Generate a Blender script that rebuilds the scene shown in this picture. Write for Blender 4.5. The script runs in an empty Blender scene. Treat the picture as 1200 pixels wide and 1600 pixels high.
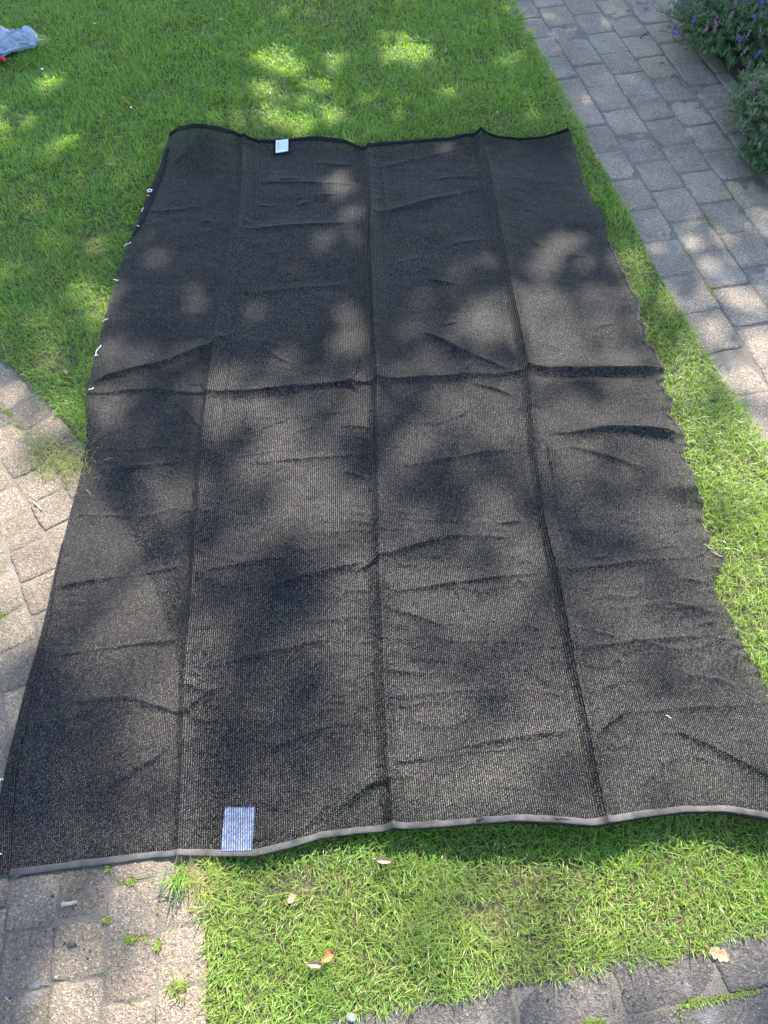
import bpy, math, random
import numpy as np
random.seed(7); rng = np.random.default_rng(7)
R = math.radians
scene = bpy.context.scene
C = scene.collection

# ------------------------------------------------------------------ camera
F = 1209.0; H = 1.75; PITCH = R(56.3)
cam_d = bpy.data.cameras.new('camera'); cam = bpy.data.objects.new('camera', cam_d); C.objects.link(cam)
cam.location = (0, 0, H); cam.rotation_euler = (math.pi/2 - PITCH, 0, 0)
cam_d.sensor_fit = 'VERTICAL'; cam_d.sensor_height = 24; cam_d.lens = F/1600*24
cam_d.clip_start = .05; cam_d.clip_end = 500
scene.camera = cam
# ------------------------------------------------------------------ sky + sun
SUN_EL = R(46); SUN_AZ = R(15)            # azimuth measured from +Y towards +X
w = bpy.data.worlds.new('World'); scene.world = w; w.use_nodes = True
wn = w.node_tree; wn.nodes.clear()
sky = wn.nodes.new('ShaderNodeTexSky'); sky.sky_type = 'NISHITA'; sky.sun_disc = False
sky.sun_elevation = SUN_EL; sky.sun_rotation = SUN_AZ
bg = wn.nodes.new('ShaderNodeBackground'); bg.inputs[1].default_value = .148
wo = wn.nodes.new('ShaderNodeOutputWorld')
wn.links.new(sky.outputs[0], bg.inputs[0]); wn.links.new(bg.outputs[0], wo.inputs[0])
sd = bpy.data.lights.new('sun', 'SUN'); sd.energy = 5.0; sd.angle = R(.53); sd.color = (1, .94, .84)
sun = bpy.data.objects.new('sun', sd); C.objects.link(sun)
S = np.array([math.sin(SUN_AZ)*math.cos(SUN_EL), math.cos(SUN_AZ)*math.cos(SUN_EL), math.sin(SUN_EL)])
sun.rotation_euler = (math.pi/2 - SUN_EL, 0, math.pi - SUN_AZ)
sun.location = (0, 0, 12)
scene.view_settings.view_transform = 'Standard'; scene.view_settings.look = 'None'
scene.view_settings.exposure = 1.88; scene.view_settings.gamma = 1
scene.render.resolution_x = 768; scene.render.resolution_y = 1024
scene.cycles.transparent_max_bounces = 12

# ------------------------------------------------------------------ helpers
sp, cp = math.sin(PITCH), math.cos(PITCH)
def P(px, py, h=0.):
    """point of the photograph laid on the level z = h"""
    px = np.asarray(px, float); py = np.asarray(py, float)
    v = (py-800)/F; t = (H-h)/(sp+v*cp)
    return np.stack([(px-600)/F*t, t*(cp-v*sp), np.zeros_like(t)+h], -1)
def to_px(X, Y, Z=0.):
    dz = Z-H; depth = Y*cp - dz*sp; depth = np.maximum(depth, .05)
    down = -(Y*sp + dz*cp)
    return 600+F*X/depth, 800+F*down/depth
_T = rng.random((16, 256, 256))
def vn(x, y, s=0):
    x = np.asarray(x, float); y = np.asarray(y, float)
    xi = np.floor(x).astype(int); yi = np.floor(y).astype(int); fx = x-xi; fy = y-yi
    fx = fx*fx*(3-2*fx); fy = fy*fy*(3-2*fy); T = _T[s % 16]
    a = T[xi % 256, yi % 256]; b = T[(xi+1) % 256, yi % 256]; c = T[xi % 256, (yi+1) % 256]; d = T[(xi+1) % 256, (yi+1) % 256]
    return (a*(1-fx)+b*fx)*(1-fy)+(c*(1-fx)+d*fx)*fy
def fbm(x, y, s=0, o=3):
    r = 0; a = .5; tot = 0
    for k in range(o):
        r = r+a*vn(np.asarray(x)*2**k+k*17.3, np.asarray(y)*2**k+k*9.1, s+k); tot += a; a *= .5
    return r/tot
def sstep(a, b, x):
    t = np.clip((np.asarray(x, float)-a)/(b-a), 0, 1); return t*t*(3-2*t)
def inpoly(x, y, poly):
    ins = np.zeros(x.shape, bool); n = len(poly)
    for i in range(n):
        x0, y0 = poly[i]; x1, y1 = poly[(i+1) % n]
        if y0 == y1: continue
        c = ((y0 > y) != (y1 > y)) & (x < (x1-x0)*(y-y0)/(y1-y0)+x0)
        ins ^= c
    return ins
def mesh_np(name, verts, faces, mat, parent=None, attrs=None, uv=None, smooth=False, link=True):
    """faces: (n,k) array, or list of such arrays"""
    me = bpy.data.meshes.new(name)
    if not isinstance(faces, list): faces = [faces]
    faces = [np.asarray(f, np.int32) for f in faces if len(f)]
    verts = np.asarray(verts, np.float32)
    me.vertices.add(len(verts)); me.vertices.foreach_set('co', verts.ravel())
    loops = np.concatenate([f.ravel() for f in faces])
    sizes = np.concatenate([np.full(len(f), f.shape[1], np.int32) for f in faces])
    me.loops.add(len(loops)); me.loops.foreach_set('vertex_index', loops)
    me.polygons.add(len(sizes))
    me.polygons.foreach_set('loop_start', np.concatenate([[0], np.cumsum(sizes)[:-1]]).astype(np.int32))
    me.polygons.foreach_set('loop_total', sizes)
    if smooth: me.polygons.foreach_set('use_smooth', np.ones(len(sizes), bool))
    me.update(calc_edges=True)
    if uv is not None:
        l = me.uv_layers.new(name='UVMap'); l.data.foreach_set('uv', np.asarray(uv, np.float32)[loops].ravel())
    for k, a in (attrs or {}).items():
        at = me.attributes.new(k, 'FLOAT', 'POINT'); at.data.foreach_set('value', np.asarray(a, np.float32))
    o = bpy.data.objects.new(name, me)
    if mat: me.materials.append(mat)
    if link: C.objects.link(o)
    if parent: o.parent = parent
    return o
def tag(o, label=None, cat=None, group=None, kind=None):
    if label: o['label'] = label
    if cat: o['category'] = cat
    if group: o['group'] = group
    if kind: o['kind'] = kind
    return o
def empty(name, loc, label, cat, group=None):
    o = bpy.data.objects.new(name, None); C.objects.link(o); o.location = loc; o.empty_display_size = .05
    return tag(o, label, cat, group)
def part(name, verts, faces, mat, root, **k):
    """vertices in world space, stored relative to the root"""
    v = np.asarray(verts, float)-np.array(root.location)[None]
    return mesh_np(name, v, faces, mat, root, **k)
def grid_faces(nr, nc, closed=False):
    i = np.arange(nr-1)[:, None]*nc; j = np.arange(nc-(0 if closed else 1))[None]
    j2 = (j+1) % nc
    return np.stack([i+j, i+j2, i+nc+j2, i+nc+j], -1).reshape(-1, 4)
def tube(pts, rad, n=6):
    pts = np.asarray(pts, float); m = len(pts); rad = np.broadcast_to(rad, (m,))
    d = np.gradient(pts, axis=0); d /= np.linalg.norm(d, axis=1)[:, None]+1e-9
    up = np.tile([0., 0, 1], (m, 1)); up[np.abs(d[:, 2]) > .9] = [1, 0, 0]
    a = np.cross(d, up); a /= np.linalg.norm(a, axis=1)[:, None]; b = np.cross(d, a)
    t = np.arange(n)/n*2*math.pi
    v = pts[:, None]+rad[:, None, None]*(a[:, None]*np.cos(t)[None, :, None]+b[:, None]*np.sin(t)[None, :, None])
    f = grid_faces(m, n, True)
    v = np.concatenate([v.reshape(-1, 3), pts[:1], pts[-1:]]); k = m*n
    cap = [[(j+1) % n, j, k] for j in range(n)]+[[(m-1)*n+j, (m-1)*n+(j+1) % n, k+1] for j in range(n)]
    return v, [f, np.array(cap)]
def merge(lst):
    V = []; F4 = []; F3 = []; o = 0
    for v, fs in lst:
        for f in (fs if isinstance(fs, list) else [fs]):
            f = np.asarray(f)
            (F4 if f.shape[1] == 4 else F3).append(f+o)
        V.append(v); o += len(v)
    out = []
    if F4: out.append(np.concatenate(F4))
    if F3: out.append(np.concatenate(F3))
    return np.concatenate(V), out

# ------------------------------------------------------------------ materials
class N:
    def __init__(s, name):
        s.m = bpy.data.materials.new(name); s.m.use_nodes = True; s.t = s.m.node_tree; s.t.nodes.clear()
        s.out = s.t.nodes.new('ShaderNodeOutputMaterial')
    def n(s, ty, ins=None, **k):
        x = s.t.nodes.new('ShaderNode'+ty)
        for a, b in k.items(): setattr(x, a, b)
        for a, b in (ins or {}).items():
            i = x.inputs[a]
            if hasattr(b, 'is_output') or isinstance(b, bpy.types.NodeSocket): s.t.links.new(b, i)
            else:
                if hasattr(i.default_value, '__len__') and len(i.default_value) == 4 and len(b) == 3: b = (*b, 1)
                i.default_value = b
        return x
    def math(s, op, a, b=0., c=None, clamp=False):
        x = s.n('Math', {0: a, 1: b}, operation=op); x.use_clamp = clamp
        if c is not None:
            if isinstance(c, bpy.types.NodeSocket): s.t.links.new(c, x.inputs[2])
            else: x.inputs[2].default_value = c
        return x.outputs[0]
    def noise(s, vec, scale, detail=3, rough=.5, dist=0.):
        return s.n('TexNoise', {'Vector': vec, 'Scale': scale, 'Detail': detail, 'Roughness': rough, 'Distortion': dist}).outputs[0]
    def ramp(s, fac, stops):
        x = s.n('ValToRGB', {0: fac}); e = x.color_ramp.elements
        while len(e) < len(stops): e.new(.5)
        for q, (p, c) in zip(e, stops): q.position = p; q.color = (*c, 1) if len(c) == 3 else c
        return x.outputs[0]
    def mix(s, fac, a, b, blend='MIX'):
        x = s.n('MixRGB', {0: fac, 1: a, 2: b}); x.blend_type = blend; return x.outputs[0]
    def surf(s, sh): s.t.links.new(sh, s.out.inputs[0]); return s.m

def simple(name, col, rough=.6, var=.25, scale=40, spec=.4, bump=.0, bscale=200, transl=0.):
    g = N(name); co = g.n('TexCoord').outputs['Object']
    f = g.noise(co, scale, 4)
    c = g.ramp(f, [(.3, tuple(x*(1-var) for x in col)), (.7, tuple(min(1, x*(1+var)) for x in col))])
    p = g.n('BsdfPrincipled', {'Base Color': c, 'Roughness': rough, 'Specular IOR Level': spec})
    if bump:
        b = g.n('Bump', {'Height': g.noise(co, bscale, 4), 'Strength': bump, 'Distance': .002}); g.t.links.new(b.outputs[0], p.inputs['Normal'])
    if transl:
        t = g.n('BsdfTranslucent', {'Color': c}); mx = g.n('MixShader', {0: transl, 1: p.outputs[0], 2: t.outputs[0]})
        return g.surf(mx.outputs[0])
    return g.surf(p.outputs[0])

def grass_mat():
    g = N('grass_blades')
    rnd = g.n('NewGeometry').outputs['Random Per Island']
    dry = g.n('Attribute', attribute_name='dry').outputs['Fac']  # straw share; on the lawn it also carries painted sunlit yellow
    tip = g.n('Attribute', attribute_name='tip').outputs['Fac']
    col = g.ramp(rnd, [(0, (.075, .28, .030)), (.4, (.12, .38, .036)), (.75, (.19, .45, .05)), (1, (.33, .52, .11))])
    co = g.n('TexCoord').outputs['Object']; col = g.mix(.8, col, g.ramp(g.noise(co, 2.2, 4, .6), [(.3, (.80, .84, .9)), (.55, (1, 1, 1)), (.72, (1.22, 1.12, .9))]), 'MULTIPLY')
    straw = g.ramp(rnd, [(0, (.30, .23, .10)), (.35, (.46, .38, .19)), (.6, (.38, .40, .11)), (1, (.30, .36, .08))])
    col = g.mix(dry, col, straw)
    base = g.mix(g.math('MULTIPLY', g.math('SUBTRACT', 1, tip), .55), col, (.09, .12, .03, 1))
    p = g.n('BsdfPrincipled', {'Base Color': base, 'Roughness': .36, 'Specular IOR Level': .5})
    tc = g.mix(.6, base, (.50, .72, .02, 1), 'MIX')
    t = g.n('BsdfTranslucent', {'Color': tc})
    return g.surf(g.n('MixShader', {0: .47, 1: p.outputs[0], 2: t.outputs[0]}).outputs[0])
def paver_mat(name, a, b, c, yel=(.42, .36, .22)):
    g = N(name); co = g.n('TexCoord').outputs['Object']
    tone = g.n('Attribute', attribute_name='tone').outputs['Fac']
    yl = g.n('Attribute', attribute_name='yellow').outputs['Fac']
    base = g.ramp(tone, [(0, a), (.5, b), (1, c)])
    base = g.mix(yl, base, (*yel, 1))
    st = g.noise(co, 4, 7, .68, .3)
    base = g.mix(.75, base, g.ramp(st, [(.28, (.50, .50, .52)), (.5, (.95, .94, .93)), (.72, (1.38, 1.33, 1.25))]), 'MULTIPLY')
    ag = g.n('TexVoronoi', {'Vector': co, 'Scale': 330., 'Randomness': 1.}, feature='F1')
    agc = g.n('SeparateColor', {0: ag.outputs['Color']}).outputs[0]
    sc = g.ramp(agc, [(0, (.50, .49, .49)), (.35, (.86, .85, .84)), (.8, (1.05, 1.03, 1.0)), (.93, (1.3, 1.27, 1.22)), (1, (2.2, 2.1, 2.0))])
    co_n = g.noise(co, 150, 4, .75); base = g.mix(.9, base, g.ramp(co_n, [(.32, (.52, .52, .54)), (.55, (1.02, 1.02, 1.02)), (.75, (1.6, 1.55, 1.5))]), 'MULTIPLY')
    base = g.mix(.7, base, sc, 'MULTIPLY')
    fine = g.noise(co, 420, 3, .7)
    base = g.mix(.8, base, g.ramp(fine, [(.3, (.55, .55, .55)), (.55, (1, 1, 1)), (.75, (1.5, 1.5, 1.5))]), 'MULTIPLY')
    pale = g.ramp(g.noise(co, 9, 3, .5, .4), [(.60, (0, 0, 0)), (.74, (1, 1, 1))])
    base = g.mix(g.math('MULTIPLY', pale, .35), base, (.42, .42, .42, 1))
    p = g.n('BsdfPrincipled', {'Base Color': base, 'Roughness': .85, 'Specular IOR Level': .3})
    hgt = g.math('ADD', g.math('MULTIPLY', ag.outputs['Distance'], .6), g.math('ADD', g.math('MULTIPLY', fine, .8), g.math('MULTIPLY', co_n, 1.6)))
    bp = g.n('Bump', {'Height': hgt, 'Strength': 1., 'Distance': .0036}); g.t.links.new(bp.outputs[0], p.inputs['Normal'])
    return g.surf(p.outputs[0])
def soil_mat(name, a, b, scale=60):
    g = N(name); co = g.n('TexCoord').outputs['Object']
    c = g.mix(.5, g.ramp(g.noise(co, scale, 6, .7), [(.3, a), (.7, b)]), g.ramp(g.noise(co, 500, 3, .7), [(.3, tuple(x*.5 for x in a)), (.7, tuple(x*1.5 for x in b))]))
    p = g.n('BsdfPrincipled', {'Base Color': c, 'Roughness': .95, 'Specular IOR Level': .2})
    bp = g.n('Bump', {'Height': g.noise(co, 250, 5, .7), 'Strength': 1., 'Distance': .006}); g.t.links.new(bp.outputs[0], p.inputs['Normal'])
    return g.surf(p.outputs[0])
def net_mat(name, base_a, base_b, glint_col=(.44, .415, .39), holes=.6, gap=(.0008, .001, .0015), rough=.35, spec=.16):
    g = N(name); uv = g.n('UVMap').outputs[0]
    wob = g.n('TexNoise', {'Vector': uv, 'Scale': 55., 'Detail': 2.}).outputs['Color']
    uvw = g.n('VectorMath', {0: wob, 1: (.5, .5, .5)}, operation='SUBTRACT')
    uvs = g.n('VectorMath', {0: uvw.outputs[0], 3: .0022}, operation='SCALE')
    uv2 = g.n('VectorMath', {0: uv, 1: uvs.outputs[0]}, operation='ADD').outputs[0]
    sx = g.n('SeparateXYZ', {0: uv2}); U = g.math('DIVIDE', sx.outputs[0], .0044); V = g.math('DIVIDE', sx.outputs[1], .0034)
    r = g.math('MULTIPLY_ADD', g.math('COSINE', g.math('MULTIPLY', U, 2*math.pi)), .5, .5)
    par = g.math('MULTIPLY', g.math('FLOOR', U), .5)
    l = g.math('MULTIPLY_ADD', g.math('COSINE', g.math('MULTIPLY', g.math('ADD', V, par), 2*math.pi)), .5, .5)
    cell = g.n('CombineXYZ', {0: g.math('FLOOR', g.math('ADD', U, .5)), 1: g.math('FLOOR', g.math('ADD', V, par))})
    wn_ = g.n('TexWhiteNoise', {'Vector': cell.outputs[0]}, noise_dimensions='2D')
    rv = wn_.outputs['Value']
    hole = g.math('MULTIPLY', g.math('SUBTRACT', 1, g.math('MULTIPLY', r, 1.7, clamp=True), clamp=True), g.math('SUBTRACT', 1.15, l, clamp=True))
    hole = g.math('MULTIPLY', hole, g.math('MULTIPLY_ADD', rv, .5, .75), clamp=True)
    colr = g.mix(rv, (*base_a, 1), (*base_b, 1))
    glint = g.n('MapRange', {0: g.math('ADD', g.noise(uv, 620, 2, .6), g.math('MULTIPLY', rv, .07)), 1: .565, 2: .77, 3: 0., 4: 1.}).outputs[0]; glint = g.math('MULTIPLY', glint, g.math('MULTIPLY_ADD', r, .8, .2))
    strand = g.math('MULTIPLY', g.math('POWER', r, .8), g.math('MULTIPLY_ADD', l, .65, .35))
    colr = g.mix(strand, (*gap, 1), colr)  # net gaps darkened as painted shade; on the patch, dark stripes
    colr = g.mix(g.math('MULTIPLY', glint, .85), colr, (*glint_col, 1))  # glints painted as pale specks in the base colour
    tint = g.n('TexNoise', {'Vector': uv, 'Scale': 60., 'Detail': 3.}).outputs['Color']
    tint2 = g.n('TexNoise', {'Vector': uv, 'Scale': 900., 'Detail': 1.}).outputs['Color']
    colr = g.mix(.3, colr, g.mix(1., tint2, (2.1, 2.1, 2.1, 1), 'MULTIPLY'), 'MULTIPLY')
    colr = g.mix(.22, colr, tint, 'OVERLAY'); dust = g.noise(uv, 3.2, 5, .6, .6); colr = g.mix(.6, colr, g.ramp(dust, [(.3, (.7, .7, .72)), (.5, (1, 1, 1)), (.72, (1.55, 1.5, 1.42))]), 'MULTIPLY')
    p = g.n('BsdfPrincipled', {'Base Color': colr, 'Specular IOR Level': g.math('MULTIPLY', strand, spec), 'Roughness': g.math('MULTIPLY_ADD', rv, .25, rough)})
    hh = g.math('ADD', g.math('MULTIPLY', r, .7), g.math('MULTIPLY', l, .35))
    hh = g.math('ADD', hh, g.math('MULTIPLY', g.noise(uv, 900, 2), .3))
    bp = g.n('Bump', {'Height': hh, 'Strength': .55, 'Distance': .0011}); g.t.links.new(bp.outputs[0], p.inputs['Normal'])
    tr = g.n('BsdfTransparent')
    mx = g.n('MixShader', {0: g.math('MULTIPLY', hole, holes), 1: p.outputs[0], 2: tr.outputs[0]})
    return g.surf(mx.outputs[0])

M = {}
M['grass'] = grass_mat()
M['paver_old'] = paver_mat('grey_pavers', (.32, .272, .218), (.355, .303, .243), (.39, .335, .265))
M['paver_warm'] = paver_mat('warm_pavers', (.220, .180, .138), (.258, .212, .163), (.295, .245, .190), (.42, .34, .24))
M['paver_shaded'] = paver_mat('shaded_pavers', (.15, .135, .122), (.18, .163, .146), (.21, .19, .168))  # shadow over the front paving painted in as a darker base colour
M['soil'] = soil_mat('lawn_soil', (.05, .047, .03), (.13, .115, .07))
M['sand'] = soil_mat('joint_sand', (.07, .062, .05), (.26, .23, .19), 14)
M['bed'] = soil_mat('garden_bed_soil', (.05, .04, .035), (.13, .10, .085))
M['ground'] = soil_mat('far_ground', (.03, .06, .015), (.07, .11, .03), 3)
M['net'] = net_mat('black_shade_net', (.003, .0035, .005), (.0105, .0103, .0112))
M['patchnet'] = net_mat('blue_white_net', (.15, .19, .31), (.34, .38, .47), glint_col=(.6, .64, .7), holes=.15, gap=(.02, .032, .075), rough=.5, spec=.3)
M['hem'] = simple('sunlit_binding', (.072, .066, .062), .7, .5, 30, .35, 1., 500)  # near hem: sun sheen painted in as a lighter grey
M['hem_dark'] = simple('black_binding', (.009, .010, .012), .75, .5, 300, .15, 1., 900)
M['selvedge'] = simple('selvedge_knit', (.035, .032, .030), .7, .5, 120, .3, 1., 600)
M['white'] = simple('white_plastic', (.75, .75, .72), .45, .1)
M['label'] = simple('label_white', (.74, .80, .80), .5, .04)
M['ink'] = simple('label_ink', (.12, .16, .20), .6, .1)
M['metal'] = simple('eyelet_metal', (.70, .68, .62), .35, .1, spec=.8)
M['bag'] = simple('pale_fabric', (.36, .40, .52), .6, .12, 14, .4, .5, 90, .15)
M['red'] = simple('red_plastic', (.45, .05, .03), .5, .3)
M['lav'] = simple('lavender_leaf', (.15, .21, .095), .6, .45, 18, .3, transl=.25)
M['lavd'] = simple('lavender_leaf_dark', (.09, .15, .06), .6, .45, 18, .3, transl=.25)
M['stem'] = simple('lavender_stem', (.10, .095, .05), .7, .3)
M['purple'] = simple('lavender_flower', (.16, .10, .36), .6, .3, transl=.25)
M['faded'] = simple('faded_flower', (.22, .13, .17), .7, .3)
M['leaf_orange'] = simple('leaf_orange', (.50, .22, .09), .55, .45, 60, transl=.25)
M['leaf_tan'] = simple('leaf_tan', (.46, .33, .18), .6, .35, 60, transl=.2)
M['leaf_pale'] = simple('leaf_pale', (.42, .31, .19), .6, .3, 60, transl=.2)
M['leaf_brown'] = simple('leaf_brown', (.20, .12, .08), .7, .3, 60)
M['twig'] = simple('twig', (.05, .035, .03), .8, .3)
M['stick'] = simple('pale_stick', (.36, .31, .23), .7, .25, 80)
M['stone_dark'] = simple('dark_stone', (.05, .05, .055), .6, .4, 120, bump=.5)
M['stone_pale'] = simple('pale_stone', (.30, .30, .28), .7, .3, 120, bump=.5)
M['bark'] = simple('bark', (.11, .085, .065), .9, .4, 12, .2, 1., 40)
M['treeleaf'] = simple('tree_leaf', (.05, .11, .02), .5, .4, 3, .4, transl=.2)
M['moss'] = simple('moss', (.17, .20, .035), .9, .5, 90, .1, transl=.2)

# ------------------------------------------------------------------ ground plan
CEN = np.array([-2.87, -.18]); RING = 2.545
edge_r = P([805, 835, 868, 900, 930, 962, 1000, 1030, 1060, 1100, 1150, 1200, 1300, 1400],
           [0, 60, 120, 180, 240, 300, 370, 430, 480, 550, 620, 690, 850, 1000])[:, :2]
d0 = edge_r[0]-edge_r[3]; d0 /= np.linalg.norm(d0)
edge_b = P([1200, 1120, 1050, 980, 900, 820, 750, 650, 560, 450, 345], [1462, 1480, 1498, 1512, 1526, 1540, 1553, 1573, 1592, 1615, 1640])[:, :2]
db = edge_b[0]-edge_b[-1]; db /= np.linalg.norm(db)
kink = edge_b[0]+db*.75
a0 = math.atan2(edge_b[-1][1]-CEN[1], edge_b[-1][0]-CEN[0])
ang = np.linspace(a0, R(88), 60)
ring = CEN+RING*np.stack([np.cos(ang), np.sin(ang)], -1)*(1+.006*(vn(ang*14, ang*0, 3)-.5)[:, None])
lawn = [tuple(edge_r[0]+d0*5)]+[tuple(p) for p in edge_r]+[tuple(kink)]+[tuple(p) for p in edge_b]+[tuple(p) for p in ring]+[(-5.5, 2.45), (-5.5, edge_r[0][1]+4.5)]
def flat_poly(name, pts, z, mat):
    me = bpy.data.meshes.new(name); me.from_pydata([(x, y, z) for x, y in pts], [], [list(range(len(pts)))]); me.materials.append(mat)
    o = bpy.data.objects.new(name, me); C.objects.link(o); return tag(o, kind='structure')
flat_poly('ground', [(-80, -80), (80, -80), (80, 80), (-80, 80)], -.030, M['ground'])
flat_poly('path_bed', [(-5.4, -2.4), (4, -2.4), (4, 7.5), (-5.4, 7.5)], -.0036, M['sand'])
flat_poly('lawn_soil', lawn, -.0016, M['soil'])

# pavers -----------------------------------------------------------
JOINT = []
class Pav:
    def __init__(s): s.V = []; s.F = []; s.t = []; s.y = []; s.n = 0
    def tile(s, q, tone, yel=0., k=7, drop=.0016, jig=.0016):
        """q: 4 ground corners, counter-clockwise; a worn block with rounded, slightly chipped edges"""
        q = np.asarray(q, float); JOINT.extend([(q[i], q[(i+1) % 4]) for i in range(4)]); g = np.array([0, .03, .08, .16, .26, .38, .5, .62, .74, .84, .92, .97, 1.]); k = len(g)
        a, b = np.meshgrid(g, g, indexing='ij')
        p = (1-a)[..., None]*(1-b)[..., None]*q[0]+a[..., None]*(1-b)[..., None]*q[1]+a[..., None]*b[..., None]*q[2]+(1-a)[..., None]*b[..., None]*q[3]
        cen0 = q.mean(0); rotm = lambda t: np.array([[math.cos(t), -math.sin(t)], [math.sin(t), math.cos(t)]])
        L = np.linalg.norm(q[1]-q[0]); W = np.linalg.norm(q[3]-q[0])
        p = cen0+(p-cen0)@rotm(rng.normal(0, .012))+rng.normal(0, .0011, 2)
        da = np.minimum(a, 1-a)*L; dbb = np.minimum(b, 1-b)*W
        cen = q.mean(0); rc = np.exp(-(da+dbb)/.010)
        p = p+(cen-p)*(rc*.055)[..., None]
        e = np.minimum(da, dbb)
        p = p+((np.stack([vn(p[..., 0]*110, p[..., 1]*110, 1), vn(p[..., 0]*110, p[..., 1]*110, 2)], -1)-.5)*2*jig*2*(e < .004)[..., None])
        z = -drop*1.9*np.exp(-(e/.0030))-.0007*np.exp(-e/.015)+(vn(p[..., 0]*30, p[..., 1]*30, 4)-.5)*.003+(vn(p[..., 0]*90, p[..., 1]*90, 5)-.5)*.0012
        tl = (rng.random(3)-.5)*np.array([.03, .03, .0045])
        z = z+(a-.5)*tl[0]*L+(b-.5)*tl[1]*W+tl[2]-.0005
        v = np.concatenate([p, z[..., None]], -1).reshape(-1, 3)
        idx = np.arange(k*k).reshape(k, k); ringi = np.concatenate([idx[:-1, 0], idx[-1, :-1], idx[::-1, -1][:-1], idx[0, ::-1][:-1]])
        lo = v[ringi].copy(); lo[:, 2] = -.028
        f = grid_faces(k, k); f = f[:, ::-1] if False else f
        m = len(ringi); j = np.arange(m)
        sf = np.stack([ringi[j], ringi[(j+1) % m], k*k+(j+1) % m, k*k+j], -1)
        V = np.concatenate([v, lo]); s.V.append(V); s.F.append(np.concatenate([f, sf])+s.n); s.n += len(V)
        s.t.append(np.full(len(V), tone)); s.y.append(np.full(len(V), yel))
    def build(s, name, mat):
        o = mesh_np(name, np.concatenate(s.V), np.concatenate(s.F), mat, attrs={'tone': np.concatenate(s.t), 'yellow': np.concatenate(s.y)})
        return tag(o, kind='structure')
lawn_in = [tuple(p) for p in lawn]
def in_lawn(x, y): return inpoly(np.asarray(x, float), np.asarray(y, float), lawn_in)
# right path: courses running away from the viewer, lines traced on the photograph
pv = Pav()
A0 = P(831, 0)[:2]; A1 = P(831+.615*400, 400)[:2]; dirc = (A0-A1)/np.linalg.norm(A0-A1); nrm = np.array([dirc[1], -dirc[0]])
CW = .148; TL = .186
for c in range(-1, 7):
    off = (0 if c % 2 == 0 else .5)*TL+rng.uniform(-.02, .02)
    for k in range(-7, 22):
        s0 = k*TL+off+rng.uniform(-.006, .006)
        g = .0018
        q = [A1+nrm*(c*CW+g)+dirc*(s0+g), A1+nrm*((c+1)*CW-g)+dirc*(s0+g), A1+nrm*((c+1)*CW-g)+dirc*(s0+TL-g), A1+nrm*(c*CW+g)+dirc*(s0+TL-g)]
        sl = .0*nrm
        q = [qq+dirc*np.dot(qq-A1, nrm)*.05 for qq in q]
        m = np.mean(q, 0); x, y = to_px(m[0], m[1])
        ins = in_lawn([p[0] for p in q]+[m[0]], [p[1] for p in q]+[m[1]])
        if ins.all(): continue
        if m[1] < -.7 or m[1] > 6.5: continue
        yel = 0.
        for (yx, yy) in ((1020, 92), (955, 5), (1180, 315)):
            if abs(x-yx) < 30 and abs(y-yy) < 20: yel = .5
        pv.tile(q, rng.random(), yel)
pv.build('path', M['paver_old'])
# curved paving: rings of square blocks round a centre off to the left
pv = Pav()
for i in range(13):
    r1 = RING-.003-i*.101; r0 = r1-.101+.002
    n_ = int(round(R(150)*((r0+r1)/2)/.106)); st = R(150)/n_; off = (.5 if i % 2 else 0)*st+rng.uniform(-.1, .1)*st
    for k in range(n_):
        t0 = R(-62)+k*st+off; t1 = t0+st
        gp = .0014/((r0+r1)/2); t0 += gp; t1 -= gp
        q = [CEN+r*np.array([math.cos(t), math.sin(t)]) for r, t in ((r0, t0), (r1, t0), (r1, t1), (r0, t1))]
        m = np.mean(q, 0)
        if m[1] < -1.3 or np.dot(m-edge_b[-1], np.array([-db[1], db[0]])) < 0 and m[0] > -.55: continue
        pv.tile(q, rng.random(), .5 if rng.random() < .08 else 0)
pv.build('paving', M['paver_warm'])
# edging course and first rows of the front paving
pv = Pav(); nb = np.array([db[1], -db[0]])
for row in range(5):
    for k in range(-5, 10):
        s0 = k*.205+(.1 if row % 2 else 0)-.062; g = .0015
        o0 = edge_b[-1]+nb*(row*.104-.022)
        q = [o0+nb*(.104-g)+db*(s0+g), o0+nb*(.104-g)+db*(s0+.205-g), o0+nb*g+db*(s0+.205-g), o0+nb*g+db*(s0+g)]
        m = np.mean(q, 0)
        if m[0] < -.52+row*.03: continue
        pv.tile(q, rng.random()*.5)
pv.build('front_paving', M['paver_shaded'])

# ------------------------------------------------------------------ shade cloth
LEFT = ([(265, 208), (250, 262), (233, 300), (217, 345), (198, 388), (183, 430), (172, 470), (160, 510), (150, 550), (140, 590), (133, 612)],
        [(133, 612), (137, 655), (133, 700), (125, 745), (110, 800), (97, 850), (85, 900), (75, 950), (60, 1010), (45, 1060), (30, 1120), (12, 1190), (0, 1250), (-4, 1310), (-6, 1370)])
C1 = ([(382, 212), (377, 330), (357, 440), (338, 540), (325, 612)], [(325, 612), (315, 700), (308, 800), (298, 930), (290, 1040), (285, 1150), (278, 1337)])
C2 = ([(573, 232), (577, 320), (580, 420), (585, 500), (592, 599)], [(592, 599), (592, 700), (595, 800), (598, 900), (602, 1050), (607, 1180), (615, 1296)])
C3 = ([(750, 206), (765, 270), (780, 350), (795, 430), (810, 500), (826, 579)], [(826, 579), (830, 640), (840, 740), (850, 820), (870, 900), (885, 980), (902, 1060), (917, 1130), (930, 1200), (948, 1287)])
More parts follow.
